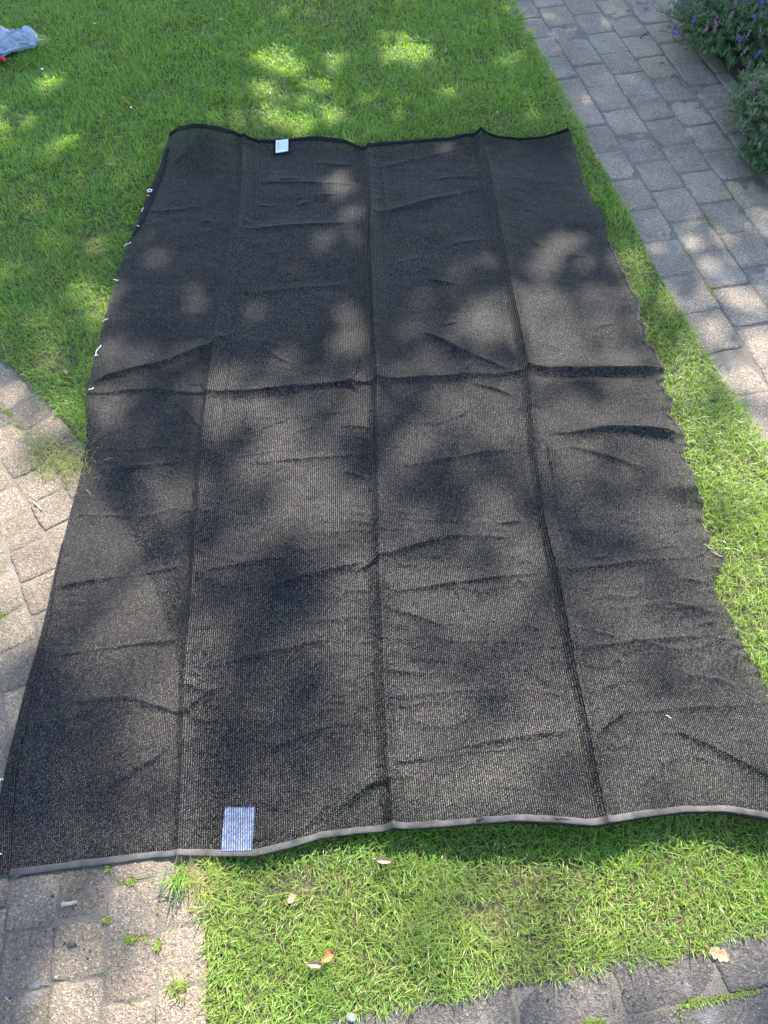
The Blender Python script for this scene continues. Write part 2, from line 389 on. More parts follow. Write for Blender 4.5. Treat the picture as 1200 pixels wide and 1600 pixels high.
RIGHT = ([(890, 200), (900, 235), (908, 270), (922, 305), (940, 330), (950, 345), (945, 360), (955, 388), (972, 420), (985, 450), (999, 472), (999, 500), (1011, 512), (1008, 532), (1023, 548), (1034, 580)],
         [(1034, 580), (1031, 600), (1049, 624), (1046, 650), (1062, 667), (1073, 688), (1070, 712), (1084, 737), (1084, 762), (1100, 787), (1096, 812), (1109, 836), (1104, 855), (1133, 866), (1130, 884), (1116, 898), (1120, 925), (1145, 970), (1166, 1020), (1190, 1060), (1205, 1090), (1228, 1150), (1240, 1220), (1238, 1282)])
TOP = [(265, 208), (280, 199), (300, 195), (340, 197), (365, 203), (382, 212), (405, 219), (440, 219), (470, 214), (505, 213), (540, 218), (573, 232), (600, 223), (650, 218), (700, 215), (735, 208), (750, 206), (775, 212), (810, 216), (850, 212), (890, 200)]
BOT = [(-6, 1370), (60, 1362), (120, 1354), (190, 1346), (240, 1339), (278, 1337), (330, 1338), (400, 1337), (450, 1325), (500, 1309), (560, 1301), (615, 1296), (680, 1291), (740, 1287), (800, 1282), (870, 1284), (925, 1288), (948, 1287), (1000, 1277), (1070, 1268), (1130, 1267), (1200, 1277), (1238, 1282)]
NU, NV = 560, 860
CWID, CLEN = 1.66, 2.55
uu = np.linspace(0, 1, NU); vv = np.linspace(0, 1, NV)
def resample(pts, n):
    g = P([p[0] for p in pts], [p[1] for p in pts])[:, :2]
    s = np.concatenate([[0], np.cumsum(np.linalg.norm(np.diff(g, axis=0), axis=1))]); s /= s[-1]
    t = np.linspace(0, 1, n)
    return np.stack([np.interp(t, s, [p[0] for p in pts]), np.interp(t, s, [p[1] for p in pts])], -1)
def column(c, sm=9):
    h = NV//2
    a = resample(c[0], h+1)[:-1]; b = resample(c[1], NV-h); r = np.concatenate([a, b])
    if sm:
        k = np.hanning(sm+2)[1:-1]; k /= k.sum(); pd = np.concatenate([r[:1]+(r[:1]-r[1:sm//2+1][::-1]), r, r[-1:]+(r[-1:]-r[-sm//2:-1][::-1])])
        r2 = np.stack([np.convolve(pd[:, i], k, 'valid') for i in (0, 1)], -1); r = r2[:NV] if len(r2) >= NV else r
    return r
cols = [column(LEFT), column(C1, 41), column(C2, 41), column(C3, 41), column(RIGHT, 5)]
knots = np.array([0, .25, .5, .75, 1.])
PX = np.zeros((NV, NU)); PY = np.zeros((NV, NU))
for k in range(4):
    m = (uu >= knots[k]) & (uu <= knots[k+1]); t = (uu[m]-knots[k])/.25
    PX[:, m] = cols[k][:, 0:1]*(1-t)+cols[k+1][:, 0:1]*t; PY[:, m] = cols[k][:, 1:2]*(1-t)+cols[k+1][:, 1:2]*t
def edge_fix(curve, row, wgt):
    cx = [p[0] for p in curve]; cy = [p[1] for p in curve]
    d = np.interp(PX[row], cx, cy)-PY[row]; PY[:] += wgt[:, None]*d[None]
edge_fix(TOP, 0, np.clip(1-vv/.10, 0, 1)**2); edge_fix(BOT, NV-1, np.clip(1-(1-vv)/.14, 0, 1)**2)
UU, VV = np.meshgrid(uu, vv)
G0 = P(PX, PY, 0.)
rad = np.hypot(G0[..., 0]-CEN[0], G0[..., 1]-CEN[1])
lift = .005+.026*sstep(RING-.03, RING+.10, rad)
lift += .018*np.exp(-VV/.02)*(.5+vn(UU*9, UU*0, 5))
lift += .070*np.exp(-((UU-.10)/.09)**2)*np.exp(-(VV/.055)**2)
lift += .028*np.exp(-((UU-.78)/.05)**2)*np.exp(-VV/.04)
lift += .030*np.exp(-((UU-1.0)/.05)**2)*np.exp(-VV/.05)
lift += .040*sstep(.42, .60, UU)*np.exp(-((1-VV)/.05)**2)*(.6+.6*vn(UU*7, UU*0, 8))
lift += .030*np.exp(-((UU-1.)/.05)**2)*np.exp(-((VV-.66)/.02)**2)
SF = P(PX, PY, lift)
# fold creases and wrinkles, all lifted straight up
gx, gy = SF[..., 0], SF[..., 1]
hgt = np.zeros_like(gx)
wob = .016
for ku, amp, sd_ in ((.25, .010, 1), (.5, .013, 2), (.75, .015, 3)):
    d = (UU-ku)*CWID+(fbm(VV*4, VV*0+ku*10, 6)-.5)*wob
    am = amp*(.55+.8*vn(VV*9, VV*0+ku*30, 7))*(1.25 if ku == .5 else 1.)
    wl = .006+.012*vn(VV*6, VV*0+ku*50, 3); wr = .012+.022*vn(VV*5, VV*0+ku*70, 4)
    hgt += am*np.where(d > 0, np.exp(-np.abs(d)/wr), np.exp(-np.abs(d)/wl)) - am*.3*np.exp(-((d+.026)/.018)**2)
    d2 = d-.045-.02*(vn(VV*5, VV*0+ku*90, 5)-.5); hgt += .004*np.exp(-np.abs(d2)/.006)*sstep(.45, .7, vn(VV*8, VV*0+ku*33, 6))
d = (VV-.5)*CLEN+(fbm(UU*9, UU*0, 9)-.5)*.035
am = np.interp(UU, [0, .05, .15, .25, .3, .42, .47, .5, .55, .63, .72, .76, .82, .93, 1], [.006, .004, .005, .006, .009, .011, .009, .005, .010, .008, .006, .012, .016, .017, .012])
wf = np.interp(UU, [0, .3, .45, .55, .72, .78, 1], [.006, .008, .009, .012, .009, .016, .018])*(.8+.4*vn(UU*20, UU*0, 4))
hgt += am*np.where(d > 0, np.exp(-np.abs(d)/wf), np.exp(-np.abs(d)/.035)) - am*.3*np.exp(-((d-.03)/.02)**2)
# soft pillows and crosswise rumples
hgt += .010*(fbm(gx*3.1, gy*3.1, 1)-.5)+.006*(fbm(gx*7, gy*9, 2)-.5)
rr = np.abs(fbm(gx*3.2+gy*1.2, gy*15, 5, 3)-.5)*2
rumple = .28+.62*sstep(.40, .60, VV)
hgt += .0022*rumple*np.clip(1-rr*4.5, 0, 1)**1.5*vn(gx*3, gy*6, 12)
rr2 = np.abs(fbm(gx*5-gy*3+9, gy*9+gx*2, 8, 2)-.5)*2
hgt += .0022*rumple*np.clip(1-rr2*7, 0, 1)**1.5*sstep(.45, .75, vn(gx*3.3+5, gy*4, 13))
hgt += .0018*(fbm(gx*28, gy*42, 3)-.5)
SEG = [((665, 533), (730, 565), .011, .007), ((730, 565), (787, 591), .011, .006), ((548, 612), (568, 552), .012, .006), ((548, 612), (572, 634), .008, .006), ((716, 604), (737, 576), .010, .006),
       ((745, 612), (797, 632), .010, .007), ((137, 614), (262, 577), .015, .009), ((262, 577), (348, 543), .012, .009), ((275, 636), (318, 680), .009, .006), ((320, 612), (348, 543), .008, .008),
       ((100, 918), (165, 906), .010, .010), ((165, 906), (292, 892), .009, .008), ((92, 1026), (285, 1001), .010, .006), ((130, 1098), (200, 1090), .008, .008), ((200, 1090), (283, 1118), .007, .006), ((288, 1115), (335, 1085), .009, .006),
       ((885, 690), (960, 684), .016, .016), ((960, 684), (1072, 693), .026, .018), ((900, 712), (1000, 742), .007, .010), ((598, 882), (560, 903), .010, .007), ((600, 880), (700, 848), .012, .010), ((700, 848), (800, 850), .007, .008),
       ((615, 935), (840, 905), .008, .007), ((600, 960), (690, 985), .006, .008), ((310, 905), (440, 880), .007, .009), ((420, 925), (590, 885), .008, .010), ((535, 1268), (603, 1217), .013, .009), ((430, 1175), (520, 1140), .008, .012),
       ((932, 1152), (968, 1122), .010, .007), ((390, 372), (545, 360), .009, .007), ((400, 297), (560, 300), .006, .009), ((590, 345), (735, 310), .007, .012), ((590, 275), (730, 245), .006, .010), ((860, 905), (1070, 880), .008, .012),
       ((900, 1022), (1110, 1000), .007, .008), ((1060, 1155), (1200, 1235), .012, .014), ((1040, 960), (1140, 955), .008, .012), ((270, 270), (345, 245), .008, .010), ((395, 470), (540, 455), .005, .008), ((850, 700), (870, 780), .010, .010),
       ((600, 700), (640, 640), .008, .010), ((600, 1100), (780, 1085), .006, .010), ((340, 1050), (500, 1010), .007, .014), ((160, 1240), (250, 1180), .010, .012), ((1000, 1120), (1160, 1110), .006, .010), ((700, 1180), (880, 1150), .008, .010),
       ((180, 745), (295, 730), .006, .006), ((400, 735), (560, 722), .006, .007), ((640, 740), (800, 712), .008, .008)]
def segd(a, b, bk=.012):
    a = (P(*a)[:2] if max(a) > 5 else np.array(a)); b = (P(*b)[:2] if max(b) > 5 else np.array(b)); ab = b-a; L = np.dot(ab, ab)
    t = np.clip(((gx-a[0])*ab[0]+(gy-a[1])*ab[1])/L, 0, 1)
    bend = bk*np.sin(t*math.pi)*math.sqrt(L)
    ddx = gx-a[0]-t*ab[0]; ddy = gy-a[1]-t*ab[1]-bend
    return np.hypot(ddx, ddy), ddy, t
for a, b, am, wd in SEG:
    dd, sy, t = segd(a, b)
    taper = .35+.65*np.sin(np.clip(t, 0.02, .98)*math.pi)**.6
    e = np.where(sy < 0, np.exp(-dd/(wd*.7)), np.exp(-dd/(wd*1.9)))
    hgt += am*.8*taper*e*(.7 if abs(b[1]-a[1]) < .22*abs(b[0]-a[0]) and abs(b[0]-a[0]) > 90 and am < .012 else 1)
rs = np.random.default_rng(21)
for k in range(56):
    iv = int(NV*(1-rs.random()**1.5*.97)) if k % 4 else int(NV*rs.random()); iu = int(NU*rs.random()); iv = min(max(iv, 4), NV-5)
    c_ = SF[iv, iu, :2]; an = rs.normal(.10, .22) if rs.random() < .5 else rs.normal(.55, .8); ll = rs.uniform(.04, .20)*(1 if rs.random() < .8 else 1.7)
    e_ = np.array([math.cos(an), math.sin(an)])*ll*.5; am = rs.uniform(.0016, .0050); wd = rs.uniform(.003, .009)
    dd, sy, t = segd(tuple(c_-e_), tuple(c_+e_), rs.normal(0, .05))
    hgt += am*(.05+.95*np.sin(np.clip(t, .02, .98)*math.pi)**1.4)*np.where(sy < 0, np.exp(-dd/(wd*.6)), np.exp(-dd/(wd*2.2)))
edge_d = np.minimum(UU, 1-UU)*CWID
hgt *= np.clip(.25+edge_d/.06, 0, 1)
hgt *= 1.45; hgt = np.maximum(hgt, -.004)
SF[..., 2] += hgt
# rippled selvedge on the right
SF[..., 2] += (.001+.006*vn(VV*14, VV*0, 3)**2)*np.exp(-(1-UU)*CWID/.014)*np.sin(VV*CLEN*2*math.pi/.042+9*vn(VV*30, VV*0, 2))*sstep(.15, .3, VV)
SF[..., 0] += (.016*(fbm(VV*38, VV*0, 11)-.5)+.010*(fbm(VV*90, VV*0, 12)-.5))*np.exp(-(1-UU)*CWID/.03)
SF[..., 2] = np.maximum(SF[..., 2], .004)
def hem_curl(edge, inward, n, rise, back):
    """rows that fold the net down over its edge and a little way back under"""
    rows = []
    z0 = edge[:, 2]; zb = np.where(np.hypot(edge[:, 0]-CEN[0], edge[:, 1]-CEN[1]) > RING, .012, .0015)
    for k in range(1, n+1):
        t = k/n; r = edge.copy(); r[:, :2] += inward*(back*t*t-.004*math.sin(t*math.pi))
        r[:, 2] = z0-(z0-zb)*min(1, t*1.3)*.9
        rows.append(r)
    return rows
inb = SF[-12, :, :2]-SF[-1, :, :2]; inb /= np.linalg.norm(inb, axis=1)[:, None]
extra = hem_curl(SF[-1], inb, 6, 0, .02)
V_all = np.concatenate([SF.reshape(-1, 3)]+extra)
UVn = np.stack([UU*CWID, VV*CLEN], -1).reshape(-1, 2)
UVe = np.concatenate([np.stack([uu*CWID, np.full(NU, CLEN+.008*k)], -1) for k in range(1, 7)])
root = empty('shade_cloth', tuple(SF[NV//2, NU//2]*np.array([1, 1, 0])), 'large black knitted shade net spread out flat across the lawn and paving', 'shade cloth')
part('netting', V_all, grid_faces(NV+6, NU)[:, ::-1], M['net'], root, uv=np.concatenate([UVn, UVe]), smooth=True)
def uv_of(px, py):
    x, y = to_px(SF[..., 0], SF[..., 1], SF[..., 2]); i = np.argmin((x-px)**2+(y-py)**2); return np.unravel_index(i, UU.shape)
def surf(i, j):
    i = np.clip(i, 0, NV-1.001); j = np.clip(j, 0, NU-1.001); a = np.floor(i).astype(int); b = np.floor(j).astype(int); f = (i-a)[..., None]; g = (j-b)[..., None]
    return SF[a, b]*(1-f)*(1-g)+SF[a+1, b]*f*(1-g)+SF[a, b+1]*(1-f)*g+SF[a+1, b+1]*f*g
def hem(name, edge, inner, mat, th=.002, out=.002, label=None, taper=None):
    n = len(edge); up = np.array([0, 0, 1.]); d = inner-edge
    wv = (.9+.2*vn(np.arange(n)/9., np.zeros(n), 3))*(1 if taper is None else np.interp(np.linspace(0, 1, n), *taper)); wv = wv[:, None]
    pk = (.0011*(vn(np.arange(n)/2.5, np.zeros(n), 4)-.5))[:, None]*up
    o_ = d.copy(); o_[:, 2] = 0; o_ /= np.linalg.norm(o_, axis=1)[:, None]+1e-9
    prof = [edge+d*wv-up*.001, edge+d*wv+up*th*.7, edge+d*wv*.9+up*th+pk, edge+d*wv*.45+up*(th+.0003)-pk, edge+d*.03+up*th, edge-o_*out+up*th*.2, edge-o_*out*.8-up*.002, edge+d*wv*.3-up*.003]
    v = np.stack(prof, 1).reshape(-1, 3)
    o = part(name, v, grid_faces(n, len(prof)), mat, root, smooth=True, uv=np.stack([np.tile(np.array([1, 1, .9, .45, .03, 0, 0, .3])*.034, n), np.repeat(np.arange(n)*.00297, len(prof))], -1))
    if label: o['label'] = label
    return o
hem('hem', SF[-1], SF[-5], M['hem'], .0014, label='binding tape along the near edge, paled by sun sheen')
hem('hem', SF[0], SF[6], M['hem_dark'], .003, label='black binding tape along the far edge')
a_, b_ = int(NV*.04), int(NV*.235)
hem('hem', SF[a_:b_, 0], SF[a_:b_, 10], M['hem_dark'], .003, taper=([0, .3, .8, 1], [.6, 1, .9, .2]), label='doubled black edge strip holding the eyelet')
a_ = int(NV*.70)
hem('hem', SF[a_:, 0], SF[a_:, 11], M['net'], .003, taper=([0, .5, .8, 1], [.12, .6, 1, 1]), label='turned over left edge on the paving')
a_, b_ = int(NV*.27), int(NV*.66)
hem('selvedge', SF[a_:b_, -1], SF[a_:b_, -3], M['selvedge'], .0015, label='puckered grey selvedge along the right side')
def patch(name, quad, mat, n=(18, 14), zo=.003, th=.0012, label=None):
    ij = [uv_of(*p) for p in quad]
    a, b = np.meshgrid(np.linspace(0, 1, n[0]), np.linspace(0, 1, n[1]), indexing='ij')
    I = (1-a)*(1-b)*ij[0][0]+(1-a)*b*ij[1][0]+a*b*ij[2][0]+a*(1-b)*ij[3][0]
    J = (1-a)*(1-b)*ij[0][1]+(1-a)*b*ij[1][1]+a*b*ij[2][1]+a*(1-b)*ij[3][1]
    p = surf(I, J); top = p+np.array([0, 0, zo]); v = top.reshape(-1, 3)
    uvp = np.stack([J/NU*CWID, I/NV*CLEN], -1).reshape(-1, 2)
    m = n[0]*n[1]; low = v-np.array([0, 0, th]); f = grid_faces(*n)[:, ::-1]
    idx = np.arange(m).reshape(n); rg = np.concatenate([idx[:-1, 0], idx[-1, :-1], idx[::-1, -1][:-1], idx[0, ::-1][:-1]]); q = np.arange(len(rg)); q2 = (q+1) % len(rg)
    sf = np.stack([rg[q], rg[q2], m+rg[q2], m+rg[q]], -1)
    o = part(name, np.concatenate([v, low]), [f, f[:, ::-1]+m, sf], mat, root, uv=np.concatenate([uvp, uvp]))
    if label: o['label'] = label
    return o, top
patch('patch', [(351, 1261), (399, 1260), (394, 1330), (345, 1330)], M['patchnet'], (24, 16), .0028, label='blue and white striped woven patch')
patch('label_sleeve', [(427.5, 223), (454, 220), (454.5, 240.5), (427.5, 243)], M['hem_dark'], (8, 8), .006)
cl, ctop = patch('care_label', [(431, 222), (450.6, 220.5), (451, 239), (431.4, 241.7)], M['label'], (10, 10), .0085, label='small white care label with grey print')
# tiny illegible print: columns of short dashes
lst = []
for c_ in range(5):
    jj = 1.4+c_*1.55; ii = 1.2
    while ii < 7.6:
        ln = random.uniform(.35, 1.1)
        def at(i_, j_):
            a = int(i_); b = int(j_); f = i_-a; g = j_-b
            return ctop[a, b]*(1-f)*(1-g)+ctop[a+1, b]*f*(1-g)+ctop[a, b+1]*(1-f)*g+ctop[a+1, b+1]*f*g+np.array([0, 0, .0006])
        wj = .62 if c_ == 0 else .28
        lst.append((np.array([at(ii, jj), at(ii, jj+wj), at(ii+ln, jj+wj), at(ii+ln, jj)]), np.array([[0, 3, 2, 1]]))); ii += ln+random.uniform(.2, .4)
v, f = merge(lst); pr = mesh_np('print', v-np.array(root.location), f, M['ink'], cl)
# eyelet ring and knots of white tie string along the left edge
def ring_mesh(c, r, t, n=20, m=6):
    a = np.arange(n)/n*2*math.pi; b = np.arange(m)/m*2*math.pi
    v = np.stack([(r+t*np.cos(b)[None])*np.cos(a)[:, None], (r+t*np.cos(b)[None])*np.sin(a)[:, None], np.tile(t*.6*np.sin(b), (n, 1))], -1).reshape(-1, 3)+c
    i = np.arange(n)[:, None]*m; i2 = (np.arange(n)[:, None]+1) % n*m; j = np.arange(m)[None]; j2 = (j+1) % m
    return v, np.stack([i+j, i2+j, i2+j2, i+j2], -1).reshape(-1, 4)
i_, j_ = uv_of(234, 301); p = SF[i_, j_]+np.array([.002, 0, .009]); v, f = ring_mesh(p, .0075, .0024); part('eyelet', v, f, M['metal'], root, smooth=True)
def string(px, px2, r=.0011, bend=.004, name='tie', z=.008, mat=None):
    a = P(px[0], px[1], SF[uv_of(*px)][2]+z); b = P(px2[0], px2[1], SF[uv_of(*px2)][2]+z)
    t = np.linspace(0, 1, 9)[:, None]; d = b-a; nn = np.array([-d[1], d[0], 0]); nn /= np.linalg.norm(nn)+1e-9
    pts = a+d*t+nn*bend*np.sin(t*math.pi)+np.array([0, 0, .002])*np.sin(t*6)
    v, f = tube(pts, r*(1+.25*np.sin(np.arange(9)*2.1)), 6); return part(name, v, f, mat or M['white'], root, smooth=True)
for a, b, bd in (((194, 385), (205, 378), .003), ((177, 437), (185, 437), -.002), ((161, 503), (169, 497), .002), ((150, 556), (158, 539), .005), ((148, 557), (153, 554), .002), ((138, 609), (146, 605), -.003), ((222, 331), (224, 324), .002), ((214, 353), (218, 353), .001), ((231, 306), (233, 305), .001), ((0, 1221), (5, 1217), .003), ((-2, 1337), (2, 1334), .002)):
    string(a, b, bend=bd)
for k, (a, b) in enumerate((((1100, 850), (1112, 862)), ((1112, 862), (1129, 869)), ((1106, 856), (1122, 866)))):
    o = string(a, b, .0009, .003*(-1)**k, 'frayed_thread', .004, M['stick'])
string((1040, 1118), (1049, 1122), .0008, .001, 'frayed_thread', .003)

# ------------------------------------------------------------------ lawn grass
outline = [tuple(P(x, y)[:2]) for x, y in [tuple(p) for p in cols[0][::12]]+BOT[1:]+[tuple(p) for p in cols[4][::-12]]+TOP[::-1][1:]]
inner = [tuple(P(x, y)[:2]) for x, y in zip(*[np.concatenate([PX[20:-30, 12], PX[-30, 12:-12], PX[20:-30, -12][::-1], PX[20, 12:-12][::-1]])[::10], np.concatenate([PY[20:-30, 12], PY[-30, 12:-12], PY[20:-30, -12][::-1], PY[20, 12:-12][::-1]])[::10]])]
def dist_to_edge(x, y):
    pts = np.concatenate([edge_r, edge_b, ring]); out = np.full(len(x), 9.)
    for k in range(0, len(x), 20000):
        s_ = slice(k, k+20000); out[s_] = np.sqrt(((x[s_, None]-pts[None, :, 0])**2+(y[s_, None]-pts[None, :, 1])**2).min(1))
    return out
def blades(x, y, ln, wd, dry, lean_amt, seed=0, z0=-.003, az=None, zmax=None):
    n = len(x); r = np.random.default_rng(seed)
    fld = vn(x*5, y*5, 3)*2*math.pi*2
    if az is None: az = np.where(r.random(n) < .5, fld+r.normal(0, .9, n), r.random(n)*2*math.pi)
    dx, dy = np.cos(az), np.sin(az); tw = az+math.pi/2+r.normal(0, .6, n); wx, wy = np.cos(tw), np.sin(tw)
    lean = np.clip(r.normal(lean_amt, .28, n), .05, 1.35)
    V = np.zeros((n, 7, 3)); tip = np.zeros((n, 7))
    cum = np.zeros((n, 3)); cum[:, 0] = x; cum[:, 1] = y; cum[:, 2] = z0
    for k in range(4):
        t = k/3; wk = wd*(1, .95, .7, 0)[k]*.5
        if k < 3:
            V[:, 2*k, :] = cum+np.stack([wx*wk, wy*wk, 0*wk], -1); V[:, 2*k+1, :] = cum-np.stack([wx*wk, wy*wk, 0*wk], -1); tip[:, 2*k:2*k+2] = t
        else: V[:, 6] = cum; tip[:, 6] = 1
        th = np.clip(lean*(.35+.75*k), 0, 1.75); st = ln/3
        cum = cum+np.stack([dx*np.sin(th)*st, dy*np.sin(th)*st, np.cos(th)*st], -1)
    if zmax is not None: V[..., 2] = np.minimum(V[..., 2], zmax)
    b = np.arange(n)[:, None]*7
    f4 = np.concatenate([b+np.array([[0, 1, 3, 2]]), b+np.array([[2, 3, 5, 4]])]); f3 = b+np.array([[4, 5, 6]])
    return V.reshape(-1, 3), [f4, f3], np.repeat(dry, 7), tip.ravel()
def sample(x0, x1, y0, y1, dens):
    n = int((x1-x0)*(y1-y0)*dens); return rng.uniform(x0, x1, n), rng.uniform(y0, y1, n)
X = []; Y = []
for box, dens in (((-.6, 1.4, -.25, .6), 66000), ((-.0, 1.9, .6, 1.6), 27000), ((-1.5, 2.1, 1.6, 2.6), 26000), ((-1.5, -.3, .6, 1.6), 24000), ((-2.1, 2.1, 2.6, 3.6), 25000), ((-2.8, 2.0, 3.6, 4.9), 22000), ((-3.2, -2.1, 1.8, 3.6), 2500), ((-2.8, 2, 4.9, 6), 2500)):
    a, b = sample(*box, dens*1.35); X.append(a); Y.append(b)
x = np.concatenate(X); y = np.concatenate(Y)
# ragged edge: wobble the test point a little so tufts spill over the line
ins = in_lawn(x+.012*(vn(x*40, y*40, 6)-.5)*2, y+.012*(vn(x*40, y*40, 7)-.5)*2)
x = x[ins]; y = y[ins]
deep = inpoly(x, y, inner); und = inpoly(x, y, outline)
keep = ~deep | (rng.random(len(x)) < .12)
px, py = to_px(x, y)
bul = (px > 262) & (px < 392) & (py > 205) & (py < 285); und &= ~bul; deep &= ~bul; keep |= bul
bare = np.zeros(len(x))
for bx, by, brx, bry, am in ((740, 1420, 50, 22, .9), (455, 1390, 55, 28, .6), (560, 1445, 45, 18, .5), (500, 22, 55, 22, .35), (100, 565, 50, 14, .5), (90, 700, 40, 15, .5), (780, 190, 20, 7, .5), (850, 1360, 60, 18, .35), (600, 1500, 30, 14, .3), (1130, 1350, 50, 20, .3)):
    bare = np.maximum(bare, am*np.exp(-((px-bx)/brx)**2-((py-by)/bry)**2))
keep &= rng.random(len(x)) > bare
dens_n = fbm(x*9, y*9, 5); near = py > 1250
keep &= rng.random(len(x)) > np.where(near, .34*sstep(.60, .38, dens_n), .25*sstep(.55, .35, dens_n))
x, y, px, py, und, near, deep = [q[keep] for q in (x, y, px, py, und, near, deep)]
ed = dist_to_edge(x, y)
k2_ = ~(deep & (ed < .13)) & ~(und & (ed < .05) & (py < 1250) & (py > 760) & (px < 500)); x, y, px, py, und, near, deep, ed = [q[k2_] for q in (x, y, px, py, und, near, deep, ed)]
dry = .05+.22*sstep(.55, .75, fbm(x*4, y*4, 9))
for bx, by, brx, bry, am in ((500, 22, 75, 32, .75), (730, 150, 60, 25, .45), (700, 1425, 520, 95, .62), (450, 1450, 160, 90, .35), (980, 1420, 120, 60, .45), (215, 250, 80, 20, .15), (70, 560, 80, 40, .35), (770, 190, 30, 12, .5), (1150, 800, 80, 200, .25), (620, 1510, 200, 50, .4), (1090, 740, 80, 60, .2)):
    dry = np.maximum(dry, am*np.exp(-((px-bx)/brx)**2-((py-by)/bry)**2))
dry = np.clip(dry+.3*np.exp(-ed/.05), 0, .9)
dry_sun = np.where(rng.random(len(x)) < dry, rng.uniform(.55, 1, len(x)), rng.uniform(0, .25, len(x))+np.clip(np.maximum(sstep(1250, 1400, py), sstep(380, 560, py)*sstep(900, 1000, px)), 0, 1)*rng.uniform(.05, .45, len(x)))  # real straw, plus the yellow of sunlit grass painted in at right and front
n = len(x)
ln = rng.gamma(9, .0042, n)*(.75+.5*vn(x*7, y*7, 11))
ln *= np.where(near, .82, np.interp(y, [1.2, 2.], [1, .70]))
ln *= np.where(np.exp(-((px-660)/110)**2-((py-1430)/90)**2) > .4, 1.3, 1.)
ln *= np.where(near, .85, 1.)
wdt = rng.uniform(.0011, .0023, n)*np.where(y > 2.4, 1.3, 1.)*np.where(y > 3.4, 1.15, 1)
lean = np.where(near, .85, .85)+.2*np.exp(-ed/.05)
ln = np.where(und, ln*.75, ln); ln = np.where(deep, ln*.6, ln)
lean = np.where(und, 1.1, lean)
zmax = np.full(n, 1.); 
V, f, dr, tp = blades(x, y, ln, wdt, dry_sun, lean, 3)
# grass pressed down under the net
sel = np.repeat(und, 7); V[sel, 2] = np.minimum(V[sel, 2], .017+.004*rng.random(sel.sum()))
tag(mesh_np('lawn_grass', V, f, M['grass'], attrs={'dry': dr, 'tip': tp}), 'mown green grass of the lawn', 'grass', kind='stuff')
# clover / moss in the paving joints and thatch at the lawn edge
xs = []; ys = []; ls = []
def spot(cx, cy, rx, ry, n_):
    a = rng.normal(cx, rx, n_); b = rng.normal(cy, ry, n_); g = P(a, b); xs.append(g[:, 0]); ys.append(g[:, 1])
for s_ in ((198, 1434, 9, 4, 130), (201, 1480, 3, 22, 120), (245, 1477, 16, 3, 150), (278, 1560, 9, 12, 170), (915, 1572, 9, 10, 260), (1073, 1530, 4, 22, 160), (1100, 1583, 22, 4, 260), (1170, 1572, 20, 3, 160), (5, 972, 4, 6, 60), (28, 663, 14, 5, 80),
           (10, 645, 8, 4, 70), (1105, 345, 6, 5, 70), (1135, 330, 6, 3, 50), (940, 88, 5, 10, 50), (1036, 235, 3, 8, 40), (1095, 455, 14, 5, 120), (1142, 305, 5, 5, 40), (207, 1395, 3, 10, 60), (1065, 390, 5, 8, 40), (185, 1355, 14, 3, 50)): spot(*s_)
x = np.concatenate(xs); y = np.concatenate(ys); n = len(x)
ja = np.array([j[0] for j in JOINT]); jb = np.array([j[1] for j in JOINT]); jl = jb-ja; l2 = (jl**2).sum(1)
for k in range(n):
    t = np.clip(((x[k]-ja[:, 0])*jl[:, 0]+(y[k]-ja[:, 1])*jl[:, 1])/l2, 0, 1); qx = ja[:, 0]+t*jl[:, 0]; qy = ja[:, 1]+t*jl[:, 1]
    m_ = np.argmin((qx-x[k])**2+(qy-y[k])**2); x[k] = qx[m_]+rng.normal(0, .0028); y[k] = qy[m_]+rng.normal(0, .0028)
V, f, dr, tp = blades(x, y, rng.uniform(.004, .014, n), rng.uniform(.0012, .0026, n), np.where(rng.random(n) < .6, .9, .35), .9, 5)
tag(mesh_np('joint_moss', V, f, M['grass'], attrs={'dry': dr, 'tip': tp}), 'yellow green moss and seedlings in the paving joints', 'moss', kind='stuff')
xs = []; ys = []
for s_ in ((90, 712, 22, 12, 260), (75, 735, 16, 12, 120), (112, 735, 12, 14, 140), (300, 1370, 24, 10, 200), (320, 1400, 12, 22, 120), (60, 690, 20, 10, 60)): spot(*s_)
x = np.concatenate(xs); y = np.concatenate(ys); n = len(x)
V, f, dr, tp = blades(x, y, rng.uniform(.02, .055, n), rng.uniform(.0008, .0016, n), np.full(n, 1.), 1.25, 6, z0=.002)
tag(mesh_np('dead_grass', V, f, M['grass'], attrs={'dry': dr, 'tip': tp}), 'matted straw coloured dead grass at the lawn edge', 'dead grass', kind='stuff')
# grass tufts on the paving
def tuft(px, py, n_, l0, l1, label, az=None, dryv=.15, spread=.012):
    g = P(px, py); r_ = empty('grass_tuft', tuple(g), label, 'grass tuft')
    x = rng.normal(g[0], spread, n_); y = rng.normal(g[1], spread, n_)
    a = None if az is None else rng.normal(az, .7, n_)
    V, f, dr, tp = blades(x, y, rng.uniform(l0, l1, n_), rng.uniform(.0014, .0028, n_), np.where(rng.random(n_) < dryv, .8, .1), .75, int(px), az=a, z0=.0)
    part('foliage', V, f, M['grass'], r_, attrs={'dry': dr, 'tip': tp})
tuft(283, 1368, 46, .03, .075, 'long bladed grass tuft poking out below the near edge of the net', az=-1.9)
tuft(279, 1548, 60, .012, .035, 'dry yellow grass tuft in a paving joint left of the front lawn', dryv=.8)
tuft(330, 1420, 26, .02, .05, 'thin tuft leaning over the paving at the front lawn corner', az=2.8, dryv=.4)

